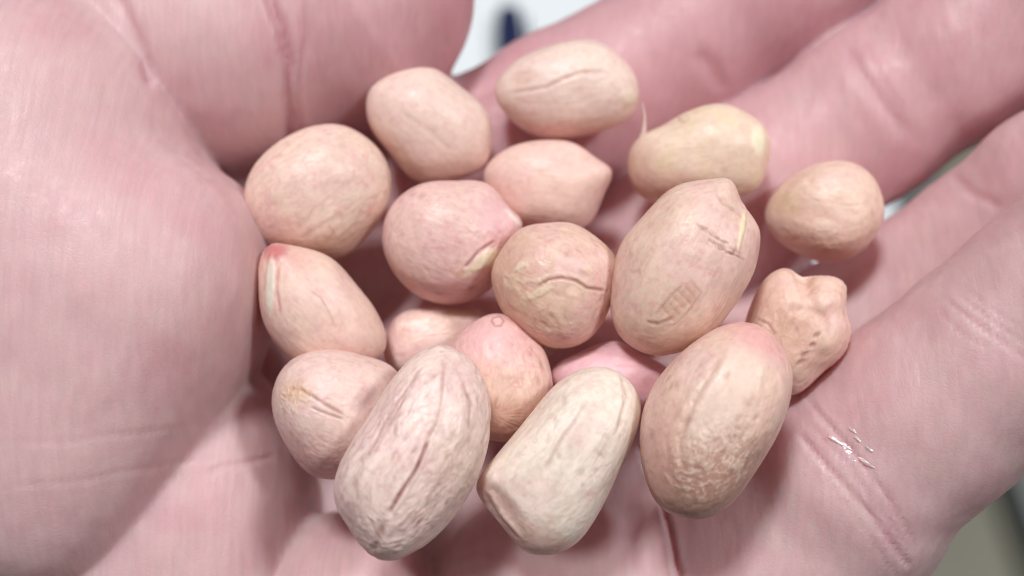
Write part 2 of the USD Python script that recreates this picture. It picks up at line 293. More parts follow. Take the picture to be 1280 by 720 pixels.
def build_hand():
    V, F = hand_mesh()
    N = vertex_normals(V, F)
    q = pix(V); front = (N[:, 2] > -0.05)
    disp = np.zeros(len(V)); red = np.zeros(len(V))
    for pts, w, dep in CREASES:
        pa = np.array(pts); near = front & (q > pa.min(0) - 6 * w).all(1) & (q < pa.max(0) + 6 * w).all(1); ni = np.nonzero(near)[0]
        if not len(ni): continue
        dd, al, _ = line_dist(q[ni] + (meshkit.fbm(V[ni] * 0.28, 2, 3)[:, None] - 0.5) * 9, pts)
        fade = smooth(0, 0.15, al) * (1 - smooth(0.85, 1, al)) * 0.8 + 0.2
        if pts[0][1] < 20 or pts[-1][1] > 690: fade = 1
        gk = np.exp(-(dd / w) ** 2) - 0.12 * np.exp(-((dd - 2.2 * w) / (1.3 * w)) ** 2)
        disp[ni] -= gk * dep * fade; red[ni] += np.exp(-(dd / (w * 1.6)) ** 2) * fade * min(dep * 1.2, 0.55)
    disp += (meshkit.fbm(V * 0.12, 3, 5) - 0.5) * 0.7
    disp += (meshkit.fbm(V * np.array([0.9, 0.35, 0.7]), 2, 9) - 0.5) * 0.10
    V = V + N * disp[:, None]
    N = vertex_normals(V, F)
    # colour of the skin itself: pink and paler blotches, redder at the creases and finger joints
    base = srgb(214, 178, 181)
    pink = srgb(206, 153, 163); pale = srgb(216, 188, 184)
    m = meshkit.fbm(V * 0.16, 4, 21); m2 = meshkit.fbm(V * 0.5, 3, 33)
    col = base + (pink - base) * smooth(0.48, 0.75, m)[:, None] * 0.38 + (pale - base) * smooth(0.5, 0.72, m2)[:, None] * 0.35
    dip = srgb(184, 118, 132)
    col = col + (dip - col) * np.clip(red * 0.3, 0, 0.45)[:, None]
    # thumb end, index and middle: redder skin, plus their shade painted in
    flush_shade = np.zeros(len(V))
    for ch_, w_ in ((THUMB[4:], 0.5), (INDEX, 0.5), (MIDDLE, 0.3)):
        flush_shade = np.maximum(flush_shade, w_ * (1 - smooth(0.0, 4.0, chain_sdf(V, ch_, 2.0))))
    col = col + (srgb(196, 136, 148) - col) * (flush_shade * (0.6 + 0.6 * meshkit.fbm(V * 0.1, 2, 44)))[:, None]
    o = V.mean(0)
    wv = to_world(V); c0 = to_world(o)
    x = UsdGeom.Xform.Define(stage, '/World/hand'); x.AddTranslateOp().Set(Gf.Vec3d(*c0))
    tag(x.GetPrim(), 'open cupped left hand, palm up, holding the shelled peanuts', 'hand')
    nw = N[:, :1] * RIGHT + N[:, 1:2] * UP - N[:, 2:3] * FWD
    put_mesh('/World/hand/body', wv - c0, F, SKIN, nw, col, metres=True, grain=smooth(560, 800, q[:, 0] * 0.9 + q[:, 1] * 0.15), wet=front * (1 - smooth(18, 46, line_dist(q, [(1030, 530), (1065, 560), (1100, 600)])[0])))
    # skin coloured beads added at the damp little finger crease, tilted to catch lamp glints
    H = np.array([-0.22, 0.46, 0.86])
    for k, (bx, by, ang, ln, wd) in enumerate(((1045, 553, -38, 1.1, 0.24), (1076, 578, -36, 0.8, 0.2), (1063, 539, -40, 0.45, 0.2), (1070, 548, -44, 0.5, 0.18), (1079, 560, -42, 0.5, 0.2))):
        dd = np.hypot(q[:, 0] - bx, q[:, 1] - by) + np.where(front, 0, 1e6); i = np.argsort(dd)[:12]; i = i[np.argmax(V[i, 2])]
        up = N[i] * 0.35 + H; up /= np.linalg.norm(up); A = math.radians(ang); ex = np.array([math.cos(A), math.sin(A), 0]); ex -= (ex @ up) * up; ex /= np.linalg.norm(ex); ey = np.cross(up, ex)
        sp = trimesh.creation.icosphere(3); u = np.array(sp.vertices); u = u * (1 + 0.8 * (meshkit.fbm(u * 2.0 + k * 5, 2, 60 + k) - 0.5))[:, None]
        B = V[i] - 0.012 * up + u[:, :1] * ex * ln + u[:, 1:2] * ey * wd + u[:, 2:] * up * 0.055
        fb = np.array(sp.faces); nb = vertex_normals(B, fb); nb = nb[:, :1] * RIGHT + nb[:, 1:2] * UP - nb[:, 2:3] * FWD
        put_mesh('/World/hand/glint_bead' + (f'_{k:03d}' if k else ''), to_world(B) - c0, fb, GLINT, nb, metres=True)
build_hand()

# ------------------------------------------------------------------ peanuts
USED = {}
def numbered(n):
    k = USED.get(n, 0); USED[n] = k + 1
    return n if k == 0 else f'{n}_{k:03d}'
TAN, PINKISH, CREAM, BROWN = srgb(222, 192, 172), srgb(219, 178, 172), srgb(226, 212, 194), srgb(206, 168, 142)
DARK, ROSE, WHITE = srgb(150, 105, 92), srgb(208, 140, 142), srgb(232, 224, 196)

class Nut:
    def __init__(s, label, out, d, ang, flat=0.95, p=2.15, lump=0.03, seed=1, col=TAN, col2=PINKISH, sub=6, blot=1.0):
        """A kernel from its outline (photograph pixels, at depth d mm): rounded to its own thickness about the plane of its widest section. ang: its long axis."""
        s.label, s.seed, s.d = label, seed, d
        out = np.array(out, float); nx = np.roll(out, -1, 0); cr = out[:, 0] * nx[:, 1] - nx[:, 0] * out[:, 1]
        c = ((out + nx) * cr[:, None]).sum(0) / (3 * cr.sum()); s.o = at(c[0], c[1], d)
        w = -s.o / np.linalg.norm(s.o); xh = np.array([1.0, 0, 0]) - w[0] * w; xh /= np.linalg.norm(xh); yh = np.cross(w, xh)
        ray = np.stack([out[:, 0] - 640, 360 - out[:, 1], np.full(len(out), -FPX)], -1)
        P3 = ray * ((s.o @ w) / (ray @ w))[:, None] - s.o; A = math.radians(ang)
        ex = math.cos(A) * xh + math.sin(A) * yh; ey = -math.sin(A) * xh + math.cos(A) * yh; s.R = np.stack([ex, ey, w])
        q2 = np.stack([P3 @ ex, P3 @ ey], -1); q2 = np.vstack([q2, q2[:1]])
        tt = np.concatenate([[0], np.cumsum(np.linalg.norm(np.diff(q2, axis=0), axis=1) ** 0.5)])
        cu = CubicSpline(tt, q2, bc_type='periodic')(np.linspace(0, tt[-1], 720, endpoint=False))
        th, rr = np.arctan2(cu[:, 1], cu[:, 0]), np.hypot(cu[:, 0], cu[:, 1]); k = np.argsort(th); th, rr = th[k], rr[k]
        grid = np.linspace(-math.pi, math.pi, 720, endpoint=False); rr = np.interp(grid, th, rr, period=2 * math.pi)
        rr = ndimage.gaussian_filter1d(rr, 5, mode='wrap')
        a_, b_ = np.percentile(np.abs(cu[:, 0]), 97), np.percentile(np.abs(cu[:, 1]), 97); s.b = b_
        sp = trimesh.creation.icosphere(sub); u = np.array(sp.vertices); s.f = np.array(sp.faces)
        ph = np.arctan2(u[:, 1], u[:, 0]); ct = np.hypot(u[:, 0], u[:, 1]); st = np.abs(u[:, 2]); kk = (ct ** p + st ** p) ** (-1 / p)
        t = ct * kk; rel = 1 / np.sqrt((np.cos(ph) / a_) ** 2 + (np.sin(ph) / b_) ** 2)
        rho = np.interp(ph, grid, rr, period=2 * math.pi); rho = rel + (rho - rel) * smooth(0.15, 0.95, t)
        P = np.stack([rho * t * np.cos(ph), rho * t * np.sin(ph), np.sign(u[:, 2]) * st * kk * b_ * flat], -1)
        n = vertex_normals(P, s.f)
        P = P + n * ((meshkit.fbm(u * 1.7 + seed * 7.3, 3, seed) - 0.5) * 2 * lump * s.b * smooth(0.05, 0.5, st))[:, None]
        s.u, s.L = u, P; s.axial = P[:, 0] / a_
        s.refresh()
        # colour: broad blotches, then long faint veins along the kernel
        m = meshkit.fbm(s.L * 0.28 + seed, 3, seed + 50); m2 = meshkit.fbm(s.L * np.array([0.35, 1.0, 1.0]) + seed * 3, 3, seed + 70)
        s.col = col + (col2 - col) * smooth(0.42, 0.66, m)[:, None]
        s.col = s.col * (1 + 0.10 * (m2 - 0.5))[:, None] * np.array([1, 1, 1])
        fine = meshkit.fbm(s.L * np.array([0.7, 2.6, 2.6]) + seed, 3, seed + 90); s.col = s.col * (1 + 0.16 * blot * (fine - 0.5))[:, None]
        f3 = meshkit.fbm(s.L * 1.5 + seed, 3, seed + 120); s.paint(ROSE, smooth(0.56, 0.75, f3) * 0.28 * blot); s.paint(WHITE, smooth(0.58, 0.75, 1 - f3) * 0.22 * blot)
        s.push((fine - 0.5) * 0.05 * blot)
        s.veins(0.42, 0.025 * blot, 0.07 * blot); s.veins(1.5, 0.014 * blot, 0.10 * blot, 0.4, seed=33)
    def refresh(s):
        s.V = s.o + s.L @ s.R; s.N = vertex_normals(s.V, s.f); s.q = pix(s.V)
        view = -s.V / np.linalg.norm(s.V, axis=1, keepdims=True); s.front = smooth(0.0, 0.25, (s.N * view).sum(1))
    def push(s, h):                                                    # raise (mm) along the normal
        s.L = s.L + vertex_normals(s.L, s.f) * h[:, None]; s.refresh()
    def paint(s, c, w):
        s.col = s.col + (np.asarray(c) - s.col) * np.clip(w, 0, 1)[:, None]
    def veins(s, scale, depth, dark, stretch=0.3, mask=1.0, seed=0, sharp=9.0, c=None):
        w = s.L + (np.stack([meshkit.fbm(s.L * 0.5 + k * 9, 2, 90 + k) for k in range(3)], -1) - 0.5) * 1.6
        e = np.abs(meshkit.fbm(w * np.array([stretch, 1, 1]) * scale + s.seed * 5 + seed, 2, s.seed + 11 + seed) - 0.5) * 2
        k = np.exp(-(e * sharp) ** 2) * mask
        s.push(-depth * k); s.paint(DARK if c is None else c, k * dark); return s
    def groove(s, pts, w, depth, dark=0.3, c=None, rim=0.4, fade=0.12):
        d, al, _ = line_dist(s.q, pts); fd = (smooth(0, fade, al) * (1 - smooth(1 - fade, 1, al)) if fade else 1) * s.front
        j = 0.65 + 0.7 * meshkit.noise(s.L * 1.8, s.seed + 3)
        s.push(0.42 * fd * j * depth * (-np.exp(-(d / w) ** 2) + rim * np.exp(-((d - 2.2 * w) / (1.2 * w)) ** 2))); s.paint(DARK if c is None else c, np.exp(-(d / (w * 1.2)) ** 2) * fd * dark * j); return s
    def ridge(s, pts, w, h, c=None, amt=0.0, fade=0.12): return s.groove(pts, w, -h, amt, CREAM if c is None else c, 0.0, fade)
    def spot(s, x, y, rx, ry, ang=0, h=0.0, c=None, amt=0.5, soft=0.5, rough=0.0):
        A = math.radians(ang); dx, dy = s.q[:, 0] - x, s.q[:, 1] - y
        u_, v_ = (dx * math.cos(A) - dy * math.sin(A)) / rx, (dx * math.sin(A) + dy * math.cos(A)) / ry
        r = np.hypot(u_, v_) + (rough * (meshkit.fbm(s.L * 1.3, 3, s.seed + 8) - 0.5) * 2 if rough else 0)
        k = (1 - smooth(1 - soft, 1 + soft, r)) * s.front
        if h: s.push(h * k)
        if c is not None: s.paint(c, k * amt)
        return s
    def web(s, x, y, rx, ry, ang, scale, h, c, amt, stretch=1.0, sharp=9, seed=0):
        A = math.radians(ang); dx, dy = s.q[:, 0] - x, s.q[:, 1] - y
        r = np.hypot((dx * math.cos(A) - dy * math.sin(A)) / rx, (dx * math.sin(A) + dy * math.cos(A)) / ry)
        mask = (1 - smooth(0.6, 1.15, r)) * s.front
        w = s.L + (np.stack([meshkit.fbm(s.L * 0.8 + k * 9, 2, 190 + k) for k in range(3)], -1) - 0.5) * 1.4
        e = np.abs(meshkit.fbm(w * np.array([stretch, 1, 1]) * scale + seed, 2, s.seed + 31 + seed) - 0.5) * 2
        k = np.exp(-(e * sharp) ** 2) * mask
        s.push(0.55 * h * k); s.paint(c, k * amt * 0.7); return s
    def specks(s, n, c=DARK, amt=0.4, size=0.25, seed=0, x=None):
        rng = np.random.default_rng(s.seed * 13 + seed); ids = rng.choice(np.nonzero(s.front > 0.5)[0], n)
        w = np.zeros(len(s.L))
        for i in ids:
            dd = np.linalg.norm((s.L - s.L[i]) * [0.55, 1, 1], axis=1); w = np.maximum(w, np.exp(-(dd / (size * rng.uniform(0.5, 1.3))) ** 2) * rng.uniform(0.4, 1))
        s.paint(c, w * amt); s.push(-0.06 * w); return s
    def done(s):
        n = numbered('peanut'); s.name = n
        c0 = to_world(s.o); W = np.stack([RIGHT, UP, -FWD]); m = np.eye(4); m[:3, :3] = s.R @ W; m[3, :3] = c0
        x = UsdGeom.Xform.Define(stage, '/World/' + n); x.AddTransformOp().Set(Gf.Matrix4d(m.tolist()))
        tag(x.GetPrim(), s.label, 'peanut', 'shelled peanuts in the palm')
        put_mesh(f'/World/{n}/seed_skin', s.L, s.f, NUT, vertex_normals(s.L, s.f), np.clip(s.col * [1.0, 0.96, 0.955], 0.01, 0.9))
        s.path = f'/World/{n}'; NUTS.append(s); return s
    def part(s, name, Vcam, f, mat):
        """A further piece of this kernel, given in the hand's frame."""
        put_mesh(f'{s.path}/{name}', (np.asarray(Vcam) - s.o) @ s.R.T, f, mat, None)
NUTS = []

# the kernels, back to front within each row: outline, depth, long axis, then its marks, and shade tinted onto some undersides
P_ = srgb
n = Nut('largest round tan peanut, smooth and faintly veined, beside the ball of the thumb',
        [(308, 228), (323, 200), (355, 173), (394, 157), (429, 157), (464, 177), (484, 204), (489, 231), (484, 259), (464, 290), (428, 321), (390, 321), (350, 316), (318, 297), (305, 262)],
        115, 30, 0.95, seed=1, col=P_(237, 213, 198), col2=P_(235, 207, 196))
n.spot(330, 290, 40, 34, -40, 0, ROSE, 0.3, 0.8).groove([(372, 300), (420, 272), (455, 245)], 3, 0.07, 0.1).web(430, 295, 60, 26, 30, 0.6, 0.05, BROWN, 0.35)  # rose patch is painted shade on the side against the thumb ball
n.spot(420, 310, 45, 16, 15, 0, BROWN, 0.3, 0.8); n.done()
n = Nut('smooth pale peanut touching the thumb tip, with one faint slanting line',
        [(458, 126), (464, 110), (484, 95), (527, 84), (550, 89), (573, 106), (601, 130), (614, 157), (614, 184), (605, 208), (573, 224), (534, 229), (511, 220), (484, 188), (462, 157)],
        118, -38, 0.95, seed=2, col=P_(238, 213, 202), col2=P_(236, 208, 199), sub=5, blot=0.6)
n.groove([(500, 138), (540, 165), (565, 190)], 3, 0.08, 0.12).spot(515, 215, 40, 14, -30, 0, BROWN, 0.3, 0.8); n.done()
n = Nut('pale cream peanut lying across the index finger base, with a long ridge line',
        [(618, 114), (628, 91), (652, 71), (691, 56), (730, 49), (757, 56), (780, 75), (794, 95), (799, 118), (790, 142), (761, 161), (722, 171), (683, 173), (652, 161), (628, 138)],
        119.5, 8, 0.95, seed=3, col=P_(240, 219, 206), col2=P_(238, 214, 205), sub=6, blot=0.6)
n.groove([(632, 117), (682, 110), (702, 100), (727, 91), (765, 89)], 2.6, 0.2, 0.22).spot(652, 98, 16, 10, 20, -0.15, BROWN, 0.3).spot(786, 122, 10, 9, 0, 0.15, WHITE, 0.5)
n.spot(700, 165, 60, 12, 0, 0, ROSE, 0.3, 0.8); n.done()  # rose strip is the underside shade, painted in
n = Nut('smooth pinkish peanut with a blunt right corner, behind the round brownish one',
        [(605, 216), (624, 192), (652, 179), (691, 175), (722, 181), (749, 200), (765, 214), (757, 239), (749, 259), (734, 282), (700, 292), (650, 284), (618, 258)],
        117, -8, 0.95, seed=4, col=P_(236, 206, 195), col2=P_(233, 198, 190), sub=6, blot=0.5)
n.done()
n = Nut('rosy peanut with torn skin showing a pale cream kernel at its right end',
        [(478, 294), (484, 267), (503, 243), (534, 228), (573, 226), (605, 228), (624, 243), (640, 263), (653, 278), (644, 304), (630, 336), (612, 362), (588, 376), (555, 380), (520, 368), (495, 345), (481, 318)],
        112.5, -20, 0.92, seed=5, col=P_(233, 200, 192), col2=P_(231, 194, 192))
n.web(618, 280, 40, 36, 0, 0.8, -0.06, ROSE, 0.35).spot(622, 268, 34, 26, -40, 0, P_(238, 200, 204), 0.5, 0.6, 0.4)
n.spot(602, 327, 26, 8, 38, 0.12, P_(236, 224, 196), 0.9, 0.3, 0.5).groove([(580, 336), (598, 315), (620, 300)], 1.8, 0.2, 0.6).spot(575, 342, 8, 4, 30, 0, BROWN, 0.8)
n.spot(550, 365, 60, 14, 0, 0, ROSE, 0.35, 0.8).specks(12).ridge([(630, 260), (644, 274), (653, 284)], 2.2, 0.1, P_(246, 232, 226), 0.9).spot(612, 322, 14, 9, 38, 0.08, P_(240, 230, 204), 0.9, 0.4, 0.5); n.done()  # rose strip along the bottom is painted shade; the torn edges are real
n = Nut('round brownish peanut at the middle of the heap with a curved crease',
        [(614, 344), (624, 316), (649, 287), (681, 279), (714, 279), (738, 291), (763, 312), (771, 328), (769, 362), (755, 400), (735, 425), (705, 435), (670, 428), (640, 405), (622, 378)],
        107.5, -35, 1.0, seed=6, col=P_(231, 202, 183), col2=P_(231, 196, 188))
n.spot(640, 350, 36, 60, 0, 0, P_(210, 172, 142), 0.5, 0.8, 0.4).groove([(668, 360), (685, 350), (702, 347), (720, 351), (734, 360), (762, 364)], 1.9, 0.2, 0.75, rim=0.4)
n.web(652, 352, 32, 34, 0, 0.9, 0.1, WHITE, 0.35, seed=2).web(690, 405, 40, 25, 0, 1.1, 0.06, DARK, 0.3, seed=4).spot(650, 333, 9, 4, 40, 0.12, WHITE, 0.6, 0.5, 0.5)
n.web(690, 320, 60, 40, 10, 0.9, 0.04, BROWN, 0.35, stretch=0.5, seed=6).spot(675, 366, 16, 4, 25, 0.1, WHITE, 0.5, 0.5, 0.6).specks(20); n.done()
n = Nut('big oval peanut with ladder like cracks and a pointed upper corner',
        [(763, 381), (765, 352), (775, 307), (803, 271), (836, 238), (864, 227), (897, 223), (915, 225), (926, 250), (946, 279), (950, 303), (942, 340), (925, 372), (905, 400), (880, 425), (850, 440), (815, 444), (785, 430), (768, 408)],
        104.5, 60, 0.95, seed=7, col=P_(234, 206, 190), col2=P_(236, 204, 194))
lad = [(829, 400), (850, 378), (872, 354)]
d_, al_, sd_ = line_dist(n.q + (meshkit.fbm(n.L * 1.2, 2, 77)[:, None] - 0.5) * 9, lad); wv = 11
inside = (1 - smooth(wv - 3, wv + 3, d_)) * n.front * smooth(0.0, 0.06, al_) * (1 - smooth(0.85, 1.0, al_)) * smooth(0.3, 0.55, meshkit.fbm(n.L * 0.9, 3, 15))
rung = np.maximum(0, np.cos(al_ * 2 * math.pi * 6.5 + sd_ * d_ * 0.06)) ** 3 * (0.5 + meshkit.noise(n.L * 2, 5))
n.push(-0.03 * inside - 0.05 * inside * rung); n.paint(P_(212, 172, 150), inside * 0.45); n.paint(DARK, inside * 0.3 * rung)
n.groove([(838, 410), (858, 392), (880, 362)], 1.0, 0.08, 0.4).groove([(818, 395), (838, 370), (855, 355)], 1.4, 0.1, 0.45).groove([(806, 402), (822, 405), (842, 397)], 2, 0.16, 0.6)
rg = np.random.default_rng(5)
for i in range(13):
    x0, y0 = 868 + i * 4.0 + rg.uniform(-6, 6), 280 + i * 3.4 + rg.uniform(-5, 5); ln = rg.uniform(10, 24)
    n.groove([(x0, y0), (x0 + ln * 0.5, y0 + ln * 0.3), (x0 + ln, y0 + ln * 0.5)], 1.1, 0.07, 0.5)
n.web(880, 320, 40, 26, 30, 1.3, -0.04, DARK, 0.25, stretch=0.4, seed=3)
n.groove([(892, 238), (905, 255), (925, 268), (936, 285)], 2, 0.16, 0.3).spot(927, 288, 2.6, 24, -10, 0.1, P_(240, 228, 190), 0.9, 0.3, 0.5).groove([(905, 316), (916, 318), (922, 308)], 1.4, 0.07, 0.4)
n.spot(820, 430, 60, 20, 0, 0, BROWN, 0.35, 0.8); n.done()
n = Nut('kidney shaped pale peanut below the middle finger with a thin thread at its left',
        [(785, 206), (789, 185), (803, 169), (828, 157), (848, 145), (877, 133), (905, 130), (934, 141), (954, 157), (963, 177), (960, 206), (948, 234), (920, 247), (880, 252), (840, 254), (812, 252), (795, 240), (787, 224)],
        117, 14, 0.95, seed=8, col=P_(236, 214, 194), col2=P_(234, 214, 186), sub=6, blot=0.5)
n.spot(948, 177, 8, 19, 5, 0.1, P_(248, 242, 212), 0.9, 0.4).spot(820, 235, 45, 18, 10, 0, ROSE, 0.4, 0.8).spot(800, 210, 20, 30, 0, 0, ROSE, 0.25, 0.8).groove([(845, 148), (852, 152), (862, 146)], 3, 0.2, 0.2); n.done(); KIDNEY = n  # rose patches at the lower left are painted shade
n = Nut('round brownish peanut with a bumpy skin, furthest right of the heap',
        [(956, 271), (962, 250), (978, 230), (1007, 210), (1039, 201), (1068, 204), (1092, 222), (1104, 250), (1104, 275), (1088, 303), (1060, 324), (1027, 328), (995, 316), (966, 295)],
        116, -10, 0.95, seed=9, lump=0.05, col=P_(232, 205, 188), col2=P_(232, 202, 190), sub=6, blot=0.8)
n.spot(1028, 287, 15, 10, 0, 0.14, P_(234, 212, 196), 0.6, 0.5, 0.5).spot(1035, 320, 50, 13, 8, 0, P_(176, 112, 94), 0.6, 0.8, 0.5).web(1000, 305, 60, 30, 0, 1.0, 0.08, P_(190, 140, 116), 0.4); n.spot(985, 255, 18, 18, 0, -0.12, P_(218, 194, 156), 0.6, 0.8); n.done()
n = Nut('knobbly shrivelled peanut with a row of pits, beside the little finger',
        [(932, 400), (952, 357), (970, 340), (987, 337), (1000, 346), (1017, 345), (1045, 348), (1056, 358), (1056, 387), (1061, 412), (1052, 442), (1022, 472), (992, 494), (960, 482), (935, 448)],
        108, 62, 0.92, seed=10, lump=0.05, col=P_(232, 200, 184), col2=P_(230, 196, 188))
n.spot(1005, 352, 9, 30, 20, -0.45, None, 0, 0.8).spot(972, 362, 24, 28, 20, 0.3, None, 0, 0.8).spot(1040, 366, 20, 22, 0, 0.3, None, 0, 0.8).spot(1048, 420, 16, 30, -10, 0.35, None, 0, 0.8).spot(990, 420, 30, 22, 30, -0.3, BROWN, 0.3, 0.8)
for x, y in ((1020, 419), (1014, 431), (1006, 444), (1001, 453)): n.spot(x + (y % 3) - 1, y, 3 + (y % 5) * 0.5, 2.6, 35, -0.12, DARK, 0.55, 0.8, 0.7)
n.groove([(985, 392), (1005, 384), (1035, 398)], 7, 0.25, 0.12).groove([(945, 398), (960, 405), (970, 420)], 1.8, 0.1, 0.4).web(985, 425, 40, 40, 0, 1.2, 0.05, BROWN, 0.3); n.done()
n = Nut('big long peanut with a web of wrinkles and a rosy upper end',
        [(807, 503), (834, 459), (879, 420), (923, 403), (957, 412), (979, 437), (990, 464), (987, 503), (973, 542), (946, 587), (912, 631), (873, 649), (846, 645), (823, 631), (807, 598), (800, 556)],
        98.5, 60, 0.95, seed=11, p=2.25, col=P_(233, 202, 187), col2=P_(234, 203, 194))
n.spot(905, 500, 32, 92, -30, 0.28, P_(236, 216, 200), 0.6, 0.5, 0.2).groove([(905, 440), (868, 500), (848, 555), (852, 590)], 4, 0.25, 0.2).spot(948, 420, 44, 20, -30, 0, P_(226, 160, 160), 0.6, 0.8)
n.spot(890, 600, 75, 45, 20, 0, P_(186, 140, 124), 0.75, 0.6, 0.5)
n.web(888, 575, 72, 52, 30, 1.5, 0.09, P_(246, 228, 210), 1.0, seed=3, sharp=11).web(888, 585, 80, 60, 30, 2.2, -0.025, P_(160, 114, 98), 0.5, seed=8, sharp=8).web(905, 545, 60, 40, 40, 2.6, 0.03, P_(242, 222, 204), 0.8, seed=18)
n.web(835, 520, 36, 90, -28, 1.6, 0.05, WHITE, 0.3, stretch=0.25, seed=5).spot(822, 580, 22, 70, -8, 0, P_(214, 160, 146), 0.5, 0.8).groove([(885, 560), (880, 575), (884, 592)], 1.6, -0.14, 0.5, P_(236, 214, 194)); n.specks(30); n.done()
n = Nut('long cream coloured peanut with grey specks and a folded lower end',
        [(595, 608), (612, 579), (660, 521), (699, 477), (733, 460), (767, 462), (791, 482), (801, 506), (794, 545), (772, 594), (748, 642), (718, 681), (689, 693), (660, 691), (641, 674), (607, 632)],
        100, 54, 0.9, seed=12, p=2.3, col=P_(238, 227, 214), col2=P_(238, 220, 210), blot=0.7)
n.groove([(737, 498), (720, 525), (698, 555), (680, 590)], 2.4, 0.08, 0.35, P_(160, 138, 124)).groove([(776, 466), (783, 495), (772, 540)], 2.5, 0.2, 0.3, P_(170, 146, 130)).ridge([(770, 465), (778, 500), (764, 545)], 3, 0.12)
rg = np.random.default_rng(8)
for x, y in ((750, 567), (745, 588), (730, 607), (662, 604), (652, 620), (700, 570), (738, 524), (757, 545), (722, 590), (705, 500)): n.spot(x + rg.uniform(-3, 3), y, rg.uniform(2, 6), rg.uniform(2, 4), rg.uniform(0, 180), -0.03, P_(150, 128, 114), rg.uniform(0.2, 0.42), 0.8, 0.8)
n.spot(672, 676, 56, 18, -20, 0, P_(220, 182, 168), 0.7, 0.6, 0.4).spot(615, 622, 12, 40, 48, -0.25, P_(214, 172, 160), 0.6, 0.6).ridge([(622, 585), (610, 612), (632, 648), (660, 680)], 4, 0.3, P_(236, 208, 196), 0.3).groove([(606, 615), (622, 645), (650, 676)], 2, 0.16, 0.4)  # the pushed in left facet has its shade painted in
n.web(690, 648, 60, 26, 0, 1.1, 0.06, BROWN, 0.3).web(710, 560, 80, 120, -30, 1.1, -0.03, P_(176, 154, 140), 0.25, stretch=0.3, seed=7).specks(14, P_(160, 138, 122), 0.35, 0.14); n.done()
n = Nut('long wrinkled pinkish peanut nearest the viewer with a dark lengthwise groove',
        [(417, 603), (432, 564), (466, 511), (495, 467), (529, 436), (553, 431), (578, 440), (599, 462), (612, 496), (613, 535), (604, 579), (578, 632), (544, 671), (514, 693), (490, 701), (466, 696), (437, 662), (420, 632)],
        97.5, 58, 0.92, seed=13, col=P_(243, 222, 214), col2=P_(240, 214, 210), blot=0.7)
n.veins(0.34, 0.07, 0.09, 0.12, seed=4, sharp=8).veins(1.1, 0.025, 0.14, 0.2, seed=9, sharp=8)
n.groove([(556, 445), (552, 500), (545, 530), (528, 560)], 2.2, 0.2, 0.45, rim=0.5, fade=0.2).groove([(536, 548), (526, 574), (519, 590), (504, 612), (484, 645)], 1.9, 0.5, 0.85, P_(150, 104, 96), rim=0.4, fade=0.1)
n.ridge([(585, 470), (595, 500), (594, 535)], 3, 0.14).groove([(578, 475), (588, 505), (586, 540)], 2, 0.14, 0.4).groove([(530, 455), (505, 490), (480, 530), (455, 580)], 2, 0.16, 0.35).groove([(508, 492), (482, 540), (462, 575)], 1.6, 0.1, 0.35)
for pl in ([(520, 500), (512, 520), (500, 530)], [(536, 510), (530, 535), (518, 548)], [(500, 520), (495, 545)], [(548, 470), (540, 500)], [(572, 480), (576, 500)]): n.ridge(pl, 2.4, 0.14, P_(244, 224, 218), 0.4)
n.web(490, 660, 75, 36, 20, 1.2, 0.12, P_(240, 218, 208), 0.3, seed=2).groove([(482, 648), (474, 670), (466, 692)], 3.5, 0.3, 0.5).web(515, 560, 90, 130, -28, 1.7, -0.05, DARK, 0.3, stretch=0.3, seed=6)
n.web(560, 620, 60, 50, 40, 1.2, 0.06, BROWN, 0.3, seed=12).specks(70, DARK, 0.5, 0.16).spot(570, 575, 26, 30, 0, 0, P_(200, 178, 150), 0.3, 0.8); n.done()
n = Nut('round peanut with a cracked rim, tucked left behind the nearest wrinkled one',
        [(340, 496), (349, 467), (373, 445), (417, 437), (456, 445), (492, 460), (506, 500), (488, 556), (452, 592), (407, 599), (383, 590), (362, 564), (344, 528)],
        105, -25, 0.95, seed=14, col=P_(230, 204, 196), col2=P_(231, 204, 198))
n.groove([(358, 486), (378, 488), (405, 505), (432, 520)], 2, 0.16, 0.55).ridge([(372, 480), (400, 492), (436, 508)], 4, 0.15).groove([(386, 508), (410, 518), (430, 524)], 1.6, 0.14, 0.55).spot(455, 498, 18, 10, 40, -0.1, P_(172, 140, 138), 0.6, 0.7, 0.4)
n.web(370, 498, 24, 20, 0, 1.1, 0.14, P_(240, 222, 196), 0.6, seed=5).spot(370, 490, 20, 14, 0, 0, P_(214, 178, 142), 0.5, 0.7).web(400, 570, 50, 30, 0, 1.0, -0.04, DARK, 0.25, seed=9).spot(390, 575, 60, 26, -20, 0, ROSE, 0.35, 0.8); n.done()
n = Nut('smooth peanut with a red tip and a white strip, leaning on the thumb ball',
        [(324, 330), (331, 312), (342, 304), (355, 305), (390, 312), (420, 327), (445, 355), (465, 380), (477, 402), (483, 423), (478, 443), (455, 455), (420, 458), (385, 456), (364, 448), (340, 423), (327, 394), (323, 360)],
        109, 134, 0.95, seed=15, col=P_(236, 208, 194), col2=P_(234, 204, 194), blot=0.6)
n.spot(344, 315, 15, 10, 20, 0.12, P_(186, 98, 102), 0.85, 0.5, 0.4).spot(338, 358, 5.5, 34, -3, 0.12, P_(232, 232, 216), 0.95, 0.3, 0.2).groove([(348, 332), (345, 360), (350, 395)], 2, 0.16, 0.4, ROSE).groove([(330, 340), (330, 365)], 1.6, 0.1, 0.3, ROSE)
n.groove([(385, 362), (400, 372), (412, 392), (420, 412)], 1.3, 0.05, 0.3).spot(360, 325, 26, 18, 0, 0, ROSE, 0.4, 0.8); n.done()
n = Nut('pale half hidden peanut with a bright streak, behind the pink pointed one',
        [(480, 446), (484, 420), (490, 402), (505, 390), (539, 384), (573, 384), (607, 392), (612, 430), (580, 462), (530, 474), (494, 466)],
        114, 10, 0.95, seed=16, col=P_(236, 206, 198), col2=P_(234, 199, 193))
